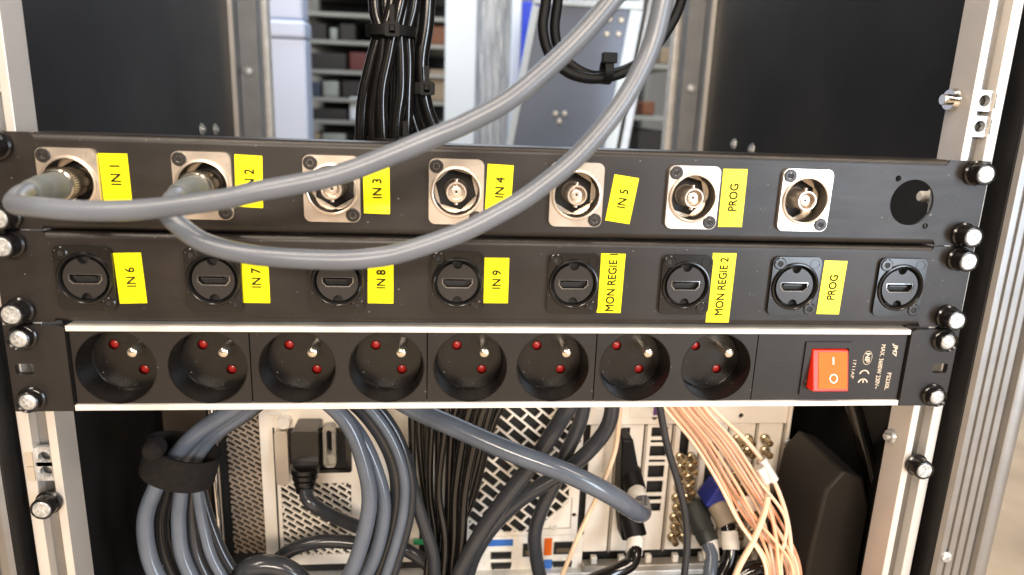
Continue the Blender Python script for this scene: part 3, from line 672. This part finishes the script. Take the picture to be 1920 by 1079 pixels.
# expansion slots
top = mk('slot_header', MB().prism([(66.6, -200), (217, -200), (217, -150), (66.6, -150)], [circle(117.5, -195, 1.9, 14), circle(182, -194, 1.9, 14)], 118.2, 121), 'pc_cream', pc, .4)
pxbox('printed_sticker', 1183, 750, 1238, 783, 117.8, 118.3, 'label_white', top); pxbox('purple_marker', 1226, 764, 1234, 779, 117.4, 117.9, 'purple_tag', top)
SW = 20.9
for k in range(7):
    x0 = 71.6+k*SW; x1 = x0+18.2
    if x1 > 217: x1 = 217
    holes = []
    if k == 2:
        z = -203
        for h in (7.5, 2.2, 8.5, 2.2, 10, 10, 3.5, 7):
            holes.append([(x0+3, z-h), (x1-3, z-h), (x1-3, z), (x0+3, z)]); z -= h+2.5
    if k in (1,):
        holes.append([(x0+2, -222), (x0+8, -222), (x0+8, -203), (x0+2, -203)])
    if k == 3: holes.append([(x0+4, -226), (x0+11, -226), (x0+11, -203), (x0+4, -203)])
    br = mk('slot_bracket', MB().prism([(x0, -304), (x1, -304), (x1, -200.6), (x0, -200.6)], holes, 119.2, 121), 'pc_cream', pc, .35)
    if k: mk('slot_divider', MB().box(x0-2.1, x0-.7, 117.6, 121.2, -304, -201), 'pc_steel', pc, .3)
    mk('slot_tab', MB().box(x0+6, x0+10.5, 114.5, 119, -312, -306), 'pc_cream', pc, .6)
    if k == 0: mk('printed_lettering', text_mb('framerate', 26, 2.6, 'up', x0+11, -225, 119.1), 'zinc_dark', br)
    if k in (3, 5, 6):
        for r_ in range(9):
            for c_2 in ((0, 1) if k != 6 else (0,)):
                xx = x0+(5+c_2*8 if k != 6 else 5)+(r_ % 2)*1.2; zz = -226-r_*8.3 if k == 3 else -212-r_*9.6
                mk('gold_connector', MB().lathe([(3.6, 119), (3.6, 116.5), (2.7, 116), (2.6, 109), (2.2, 108.6), (1.7, 108.6), (1.6, 113), (0, 113)], xx, zz, 12), 'gold', br)
    if k == 4: mk('card_opening', MB().box(x0+4, x0+13, 118.9, 119.15, -290, -215), 'cavity', br)
mk('slot_sill', MB().box(71.5, 218, 112.5, 122, -316.5, -312.3), 'pc_steel', pc, .6)
mk('bottom_lip', MB().box(-192, 219, 112, 125, -321.8, -317), 'white_alu', pc, .8)
mk('end_post', MB().box(217.2, 219.6, 116, 125, -316, -150), 'pc_cream', pc, .4)
mk('side_bolt', MB().lathe([(0, 113.4), (2.2, 113.6), (3, 114.6), (3, 116)], 218.5, -214, 16), 'zinc', pc)

# power plug in the supply inlet
cb = cable('power_cable', 'black mains cable with ribbed plug in the computer power inlet', [at(u, v, y) for u, v, y in ((575, 905, 88), (575, 930, 82), (590, 948, 80), (640, 975, 88), (700, 1000, 92), (760, 1030, 95), (810, 1070, 92), (830, 1140, 90))], 4.6, 'dark_cable', None)
a, b = px(548, 805, 100), px(600, 882, 100)
mk('plug_body', MB().prism(rrect(a[0], b[0], b[1], a[1], 2), (), 96, 116), 'gloss_black', cb, 1.2)
for j in range(4):
    c = at(572, 878+j*12, 94-j*2.5); ring_on('strain_rib', (c.x, c.y, c.z+2.2), (c.x, c.y, c.z-2.2), 9.6-j*1.1, 'gloss_black', cb)
a, b = px(606, 795, 108), px(632, 872, 108)
mk('plug_retainer', MB().prism(rrect(a[0], b[0], b[1], a[1], 3), [rrect(a[0]+2.4, b[0]-2.4, b[1]+10, a[1]-3, 2)], 104, 110), 'clear_plastic', psu, .6)

# bundle of thin black cables between supply and fan
GT = 'thin black cables running down between supply and fan'
for i in range(13):
    t = i/12; u0 = 772+t*150; u1 = 812+t*52+random.uniform(-12, 12); y = 78+(i*37 % 5)*6
    um = u0*.55+u1*.45+random.uniform(-14, 10)
    cable('thin_cable', 'thin black cable in the dense fan of cables beside the power supply', [at(u0+random.uniform(-8, 8)+t*30, 730, y), at(u0, 800, y), at(um, 920, y+4), at(u1, 1020, y), at(u1-10, 1140, y-6)], random.choice((2.4, 2.9, 3.4)), 'black_cable', GT, n=10)
cable('dark_cable', 'dark grey cable bowed along the right of the coiled cables', [at(u, v, 72) for u, v in ((762, 850), (775, 920), (795, 985), (812, 1040), (815, 1100))], 4.2, 'dark_cable')
# thick dark cables over the fan vent
GD = 'thick dark cables crossing the computer fan vent'
for pts, y, r, lab in (([(1092, 720), (1050, 790), (1005, 860), (955, 925), (905, 995), (862, 1075), (840, 1140)], 72, 5.4, 'dark grey cable crossing the fan vent steeply to lower left'),
                       ([(1150, 710), (1143, 790), (1105, 845), (1050, 890), (985, 930), (930, 980), (890, 1040), (868, 1110)], 88, 5.2, 'black cable sweeping lowest across the fan vent in a curve'),
                       ([(1102, 720), (1088, 790), (1062, 850), (1040, 905), (1018, 950), (1003, 1000), (1006, 1050), (1022, 1120)], 98, 5.0, 'black cable dropping past the blue and orange port markers')):
    cable('thick_cable', lab, [at(u, v, y) for u, v in pts], r, 'dark_cable', GD)
# thick grey cable in front, ending at a labelled plug
gc = cable('grey_cable', 'thick grey cable slanting below the power strip to a labelled black plug', [at(*p) for p in ((700, 722, 66), (780, 768, 58), (850, 800, 46), (960, 848, 34), (1060, 886, 28), (1140, 925, 28), (1186, 955, 38), (1203, 962, 56), (1203, 948, 76), (1196, 930, 92))], 6.0, 'slate_cable', None, n=20)
ring_on('label_band', at(1199, 945, 80), at(1192, 918, 96), 6.4, 'label_white', gc)
ring_on('plug_boot', at(1192, 922, 95), at(1180, 880, 108), 7.6, 'rubber_black', gc)
a, b = px(1160, 812, 110), px(1192, 900, 110)
mk('plug_body', MB().prism([(a[0], a[1]), (a[0]+8, a[1]), (b[0], b[1]+8), (b[0], b[1]-6), (a[0]+2, b[1]-10)], (), 100, 118), 'rubber_black', gc, 1.5)
bc = cable('black_cable', 'black cable with white label band curving from a lower black plug', [at(*p) for p in ((1190, 1010, 96), (1190, 1035, 86), (1180, 1058, 80), (1140, 1078, 74), (1080, 1105, 70), (1020, 1150, 66))], 5.2, 'black_cable', None)
ring_on('label_band', at(1193, 1006, 95), at(1188, 1040, 86), 6.0, 'label_white', bc)
ring_on('plug_boot', at(1180, 962, 106), at(1193, 1008, 96), 8.0, 'rubber_black', bc)
a, b = px(1152, 920, 112), px(1188, 1000, 112)
mk('plug_body', MB().prism([(a[0], a[1]), (b[0], a[1]-6), (b[0], b[1]), (a[0]+6, b[1])], (), 102, 118), 'rubber_black', bc, 1.5)
cable('thin_cable', 'thin black cable falling in front of the gold connectors', [at(u, v, 60) for u, v in ((1232, 730), (1240, 780), (1252, 840), (1270, 900), (1284, 960), (1288, 1020), (1283, 1080), (1278, 1140))], 2.4, 'dark_cable')
# blue plug and green boot leads
v1 = cable('video_cable', 'slate cable with dark green boot and white label band', [at(*p) for p in ((1328, 1020, 84), (1334, 1045, 78), (1330, 1085, 70), (1322, 1140, 64))], 4.8, 'slate_cable', None)
ring_on('plug_boot', at(1296, 945, 106), at(1330, 1018, 86), 8.2, 'green_boot', v1, [(0, 0), (.9, 0), (1, .1), (1, .7), (.9, .72), (.92, .8), (.85, 1), (0, 1)])
ring_on('label_band', at(1330, 1012, 87), at(1334, 1052, 78), 5.8, 'label_white', v1)
v2 = cable('video_cable', 'black cable with blue plug, beige boot and white label band', [at(*p) for p in ((1364, 985, 88), (1370, 1020, 80), (1366, 1055, 74), (1345, 1100, 66), (1320, 1150, 62))], 5.0, 'black_cable', None)
ring_on('boot', at(1343, 945, 100), at(1364, 985, 89), 7.2, 'beige_boot', v2)
ring_on('label_band', at(1367, 996, 86), at(1371, 1032, 78), 6.0, 'label_white', v2)
a = at(1342, 930, 102)
mb = MB().box(-6.5, 6.5, -6, 12, -8.5, 8.5).xf(Matrix.Translation(a) @ Matrix.Rotation(.5, 4, 'Y'))
mk('plug_body', mb, 'blue_plug', v2, 1.2)
# orange fibres
GF = 'orange fibre cables'
for i in range(13):
    t = i/12; u0 = 1248+t*76; um = 1342+t*78+random.uniform(-10, 10); ue = 1432+(i*7 % 13)*5.4
    y = 74+(i*3 % 5)*5
    pts = [(u0-30, 720), (u0, 768), (u0*.5+um*.5+6, 830), (um+8, 905), (um+45+random.uniform(-8, 12), 975), (ue, 1052), (ue+6, 1120)]
    f = cable('fibre_cable', 'orange fibre cable in the slanting sheaf over the expansion slots', [at(u, v, y-7.5*k_) for k_, (u, v) in enumerate(pts)], 1.2, 'fibre' if i % 3 else 'fibre_pale', GF, n=8)
f = cable('fibre_cable', 'orange fibre cable bowed farthest out from the sheaf', [at(u, v, 82-6.5*k_) for k_, (u, v) in enumerate(((1300, 730), (1345, 775), (1402, 830), (1442, 885), (1468, 945), (1480, 1000), (1484, 1060), (1482, 1120)))], 1.6, 'fibre_pale', None, n=8)
ring_on('sleeve', at(1428, 862, 64), at(1452, 902, 60), 3.2, 'label_white', f)
f = cable('fibre_cable', 'orange fibre cable with pale sleeve rising inside the sheaf', [at(u, v, 56) for u, v in ((1425, 880), (1437, 910), (1440, 940), (1455, 1000), (1462, 1060), (1462, 1120))], 1.8, 'fibre', None, n=8)
ring_on('sleeve', at(1424, 876, 56), at(1438, 904, 56), 3.0, 'label_white', f)
cable('fibre_cable', 'pale orange fibre cable crossing the sheaf the other way', [at(u, v, 40) for u, v in ((1440, 930), (1432, 965), (1412, 1015), (1385, 1065), (1360, 1130))], 2.0, 'fibre_pale', None, n=8)
cable('fibre_cable', 'single orange fibre cable falling past the printed slot bracket', [at(u, v, 96) for u, v in ((1163, 720), (1161, 780), (1152, 850), (1120, 930), (1085, 1005), (1050, 1090), (1030, 1140))], 1.8, 'fibre_pale', None, n=8)
c = at(1412, 946, 66)
props(mk('paper_tag', MB().box(c.x-11, c.x+11, c.y, c.y+.6, c.z-5, c.z+6), 'label_white'), 'white folded paper tag among the orange fibres', 'tag')
cable('black_cable', 'thick black cable lying along the case bottom by the fibres', [at(u, v, 62) for u, v in ((1380, 1085), (1420, 1066), (1490, 1068), (1560, 1066), (1595, 1066), (1620, 1090))], 5.4, 'black_cable')
cable('power_cable', 'dark cable arching in front of the power supply vent', [at(u, v, 84) for u, v in ((470, 1120), (505, 1068), (545, 1032), (600, 1016), (660, 1018), (720, 1030))], 4.6, 'dark_cable')
cable('power_cable', 'brown black cable curling at the case bottom by the coil', [at(u, v, 58) for u, v in ((430, 1105), (470, 1065), (520, 1062), (560, 1085), (590, 1130))], 6.5, 'dark_cable')

# padded block and cable at the right, board at the left
xs0 = at(1515, 1060, 48).x
mb = MB().prism([(xs0, -335), (243, -335), (243, -225), (236, -206), (xs0+14, -200), (xs0+4, -214), (xs0, -260)], (), 48, 108)
mk_ = mk('foam_block', mb, 'foam_brown', None, 2, seg=2); props(mk_, 'dark brown rounded foam block standing right of the computer', 'foam block')
cable('black_cable', 'dull black cable hanging inside the case against the wall', [at(u, v, 60) for u, v in ((1590, 730), (1608, 790), (1632, 880), (1642, 960), (1648, 1100))], 5.0, 'black_cable')
props(mk('board', MB().box(-238, -196, 160, 168, -335, -205), 'board_brown', None, 1), 'dark brown board standing upright beside the computer', 'board')

# ------------------------------------------------------------------ background beyond the open case
def slab(name, label, cat, u0, u1, y0, y1, z0, z1, mat, tilt=0, bevel=2, v=130, group=None):
    xa, xb = at(u0, v, y0).x, at(u1, v, y0).x
    mb = MB().box(min(xa, xb), max(xa, xb), y0, y1, z0, z1)
    if tilt: mb.xf(Matrix.Translation((xa, 0, z0)) @ Matrix.Rotation(math.radians(tilt), 4, 'Y') @ Matrix.Translation((-xa, 0, -z0)))
    o = mk(name, mb, mat, None, bevel); props(o, label, cat, group); return o
wc = thing('cabinet', 'white cabinet with an overhanging cap behind the open case', 'cabinet', (-330, 900, -350))
xa, xb = at(470, 130, 800).x-160, at(574, 130, 800).x
zc = at(520, 72, 800).z
mk('cabinet_body', MB().box(xa, xb, 800, 850, -350, zc), 'cabinet_white', wc, 4, seg=4)
mk('cabinet_cap', MB().box(xa-3, xb+1, 797, 853, zc+.5, zc+26), 'cabinet_white', wc, 5, seg=4)
mk('cabinet_top', MB().box(xa, xb-2, 801, 849, zc+26.5, zc+230), 'cabinet_white', wc, 5, seg=4)
def shelving(label, xa, xb, y0, y1, zs):
    t = thing('shelf_unit', label, 'shelf', ((xa+xb)/2, (y0+y1)/2, -350))
    for z in zs: mk('shelf', MB().box(xa, xb, y0, y1, z-9, z), 'shelf_grey', t, 1)
    mk('shade_sheet', MB().box(xa, xb, y1+.5, y1+3, -350, zs[-1]+60), 'box_dark', t)  # dark sheet added so gaps between shelves read black, as shade would
    for x in (xa-12, xb+.5):
        for y in (y0+2, y1-14): mk('post', MB().box(x, x+11.5, y, y+12, -350, zs[-1]+60), 'shelf_grey', t, 1)
ys = 1350
zl = [at(640, v, ys).z for v in (282, 226, 184, 132, 76, 24, -40)]
xl, xr = at(560, 130, ys).x, at(838, 130, ys).x
shelving('grey metal shelf unit with bins seen between cabinet and cable bundle', xl, xr, ys, ys+320, zl)
def item(u0, u1, si, h, mat, label, cat, name, dy=0):
    xa, xb = at(u0, 130, ys+10+dy).x, at(u1, 130, ys+10+dy).x
    o = mk(name, MB().box(xa, xb, ys+10+dy, ys+200+dy, zl[si]+.5, zl[si]+h), mat, None, 3); props(o, label, cat, 'stock on the shelves')
    return o
item(576, 614, 4, 34, 'box_dark', 'dark box left on the shelf beside the red carton shelf', 'box', 'box')
item(620, 634, 4, 26, 'bin_grey', 'grey green storage bin between two dark boxes near the shelf top', 'bin', 'storage_bin')
item(638, 668, 4, 36, 'box_dark', 'dark box right of the grey green bin near the shelf top', 'box', 'box')
item(576, 650, 3, 36, 'box_dark', 'long dark box lying beside the red carton', 'box', 'box')
item(655, 690, 3, 40, 'box_red', 'dark red carton on the shelf behind the cables', 'carton', 'carton')
item(576, 600, 2, 34, 'box_navy', 'navy box at the cabinet end of the middle shelf', 'box', 'box')
item(604, 634, 2, 36, 'bin_grey', 'translucent grey bin on the middle shelf', 'bin', 'storage_bin')
item(640, 690, 2, 38, 'box_dark', 'dark box at the cable end of the middle shelf', 'box', 'box')
item(576, 650, 1, 24, 'box_dark', 'flat dark box under the middle shelf', 'box', 'box')
item(654, 676, 1, 60, 'film_white', 'pale plastic bottle shape beside the cable bundle', 'bottle', 'bottle') 
item(576, 596, 0, 36, 'box_tan', 'tan carton on the lowest visible shelf by the cabinet', 'carton', 'carton')
item(600, 645, 0, 36, 'bin_grey', 'grey bin on the lowest visible shelf', 'bin', 'storage_bin')
item(700, 780, 2, 30, 'box_dark', 'dark box on the middle shelf behind the cable bundle', 'box', 'box')
item(805, 838, 4, 40, 'box_brown', 'rusty brown carton right of the cable bundle', 'carton', 'carton')
item(805, 836, 2, 70, 'box_tan', 'tan carton right of the cable bundle below the brown one', 'carton', 'carton')
item(800, 836, 0, 60, 'box_navy', 'navy box low right of the cable bundle', 'box', 'box')
slab('door', 'pale blue white door panel right of the cable bundle', 'door', 834, 892, 900, 940, -350, 420, 'board_white')
xa, xb = at(893, 130, 930).x, at(958, 130, 930).x; nx, nz = 26, 40; vs = []; fs = []
for k in range(nz+1):
    for i in range(nx+1):
        x = xa+(xb-xa)*i/nx; z = -350+750*k/nz
        yy = 936+5*math.sin(i*.9+1.2*math.sin(k*.35))+3*math.sin(i*2.1+k*.8)
        vs += [(x, yy, z), (x, yy+.8, z)]
w_ = 2*(nx+1)
for k in range(nz):
    for i in range(nx):
        a = k*w_+2*i; fs += [(a, a+2, a+2+w_, a+w_), (a+1, a+1+w_, a+3+w_, a+3)]
props(mk('plastic_film', MB().add(vs, fs), 'film_white', None, 0, 60), 'crumpled greyish film hanging beside the pale door panel', 'film')
slab('post', 'slim white post beside the blue board', 'post', 957, 974, 880, 900, -350, 330, 'board_white')
slab('blue_board', 'narrow bright blue board behind the leaning grey panel', 'board', 976, 1030, 840, 852, -350, 176, 'blue_board')
# leaning panel with white edging and round holes
lp = thing('leaning_panel', 'blue grey panel with white edging leaning askew behind the case', 'panel', (100, 700, -350))
yl = 700
def quad(name, pts, y0, y1, mat, parent, holes=(), bevel=1):
    P_ = [px(u, v, y0) for u, v in pts]; return mk(name, MB().prism(P_, holes, y0, y1), mat, parent, bevel)
hs = [circle(*px(u, v, yl), 4.6, 18) for u, v in ((1042, 213), (1059, 213), (1049, 227), (1143, 36), (1165, 38), (1138, 64), (1160, 64))]
quad('panel_sheet', [(1012, 12), (1182, 18), (1105, 420), (935, 420)], yl, yl+8, 'board_grey', lp, hs)
for u, v in ((1042, 213), (1059, 213), (1049, 227), (1143, 36), (1165, 38), (1138, 64), (1160, 64)):
    x, z = px(u, v, yl); mk('rivet', MB().lathe([(0, yl-2), (3, yl-1.4), (4.4, yl+2), (4.4, yl+6)], x, z, 16), 'white_mark', lp)
quad('edging', [(1000, 8), (1011.5, 12), (934.5, 420), (922, 420)], yl-4, yl+12, 'board_white', lp)
quad('edging', [(1182.5, 18), (1206, 20), (1128, 420), (1105.5, 420)], yl-4, yl+12, 'board_white', lp)
quad('edging', [(1001, 0), (1207, 2), (1206, 19), (1000, 7)], yl-5, yl+12, 'board_white', lp)
for j, (ua, ub) in enumerate(((1208, 1222), (1226, 1244))):
    o = quad('aluminium_bar', [(ua, -60), (ub, -60), (ub-92, 420), (ua-92, 420)], yl+j*6, yl+26, 'edge_alu', None, (), 2)
    props(o, ('slim' if j == 0 else 'wide')+' aluminium bar leaning beside the grey panel', 'bar', 'aluminium bars')
xl2, xr2 = at(1190, 130, 1000).x, at(1275, 130, 1000).x
z2 = [at(1230, v, 1000).z for v in (290, 218, 120)]
shelving('dark shelf unit seen through the gap beside the rear rail', xl2, xr2, 1000, 1250, z2)
for (u0, u1, k, h, m_, nm, lab, cat) in ((1210, 1234, 1, 26, 'box_brown', 'carton', 'brown carton on the shelf beside the rear rail', 'carton'), (1236, 1254, 2, 30, 'box_tan', 'carton', 'tan carton on the upper shelf beside the rear rail', 'carton'),
                               (1205, 1258, 0, 44, 'box_dark', 'box', 'dark box low on the shelf beside the rear rail', 'box')):
    xa, xb = at(u0, 130, 1010).x, at(u1, 130, 1010).x
    props(mk(nm, MB().box(xa, xb, 1010, 1150, z2[k]+.5, z2[k]+h), m_, None, 3), lab, cat, 'stock on the shelves')
# dark cabinet plinth and pale cupboard seen right of the case
a = at(1880, 600, 900); b = at(1880, 690, 900)
cu = thing('cupboard', 'pale cupboard with dark plinth beyond the right side of the case', 'cupboard', (a.x+300, 1100, -350))
mk('plinth', MB().box(a.x-150, a.x+900, 905, 1300, -350, a.z-4), 'box_dark', cu, 3)
mk('cupboard_body', MB().box(a.x-160, a.x+910, 895, 1310, a.z-3.5, a.z+900), 'wall_pale', cu, 3)
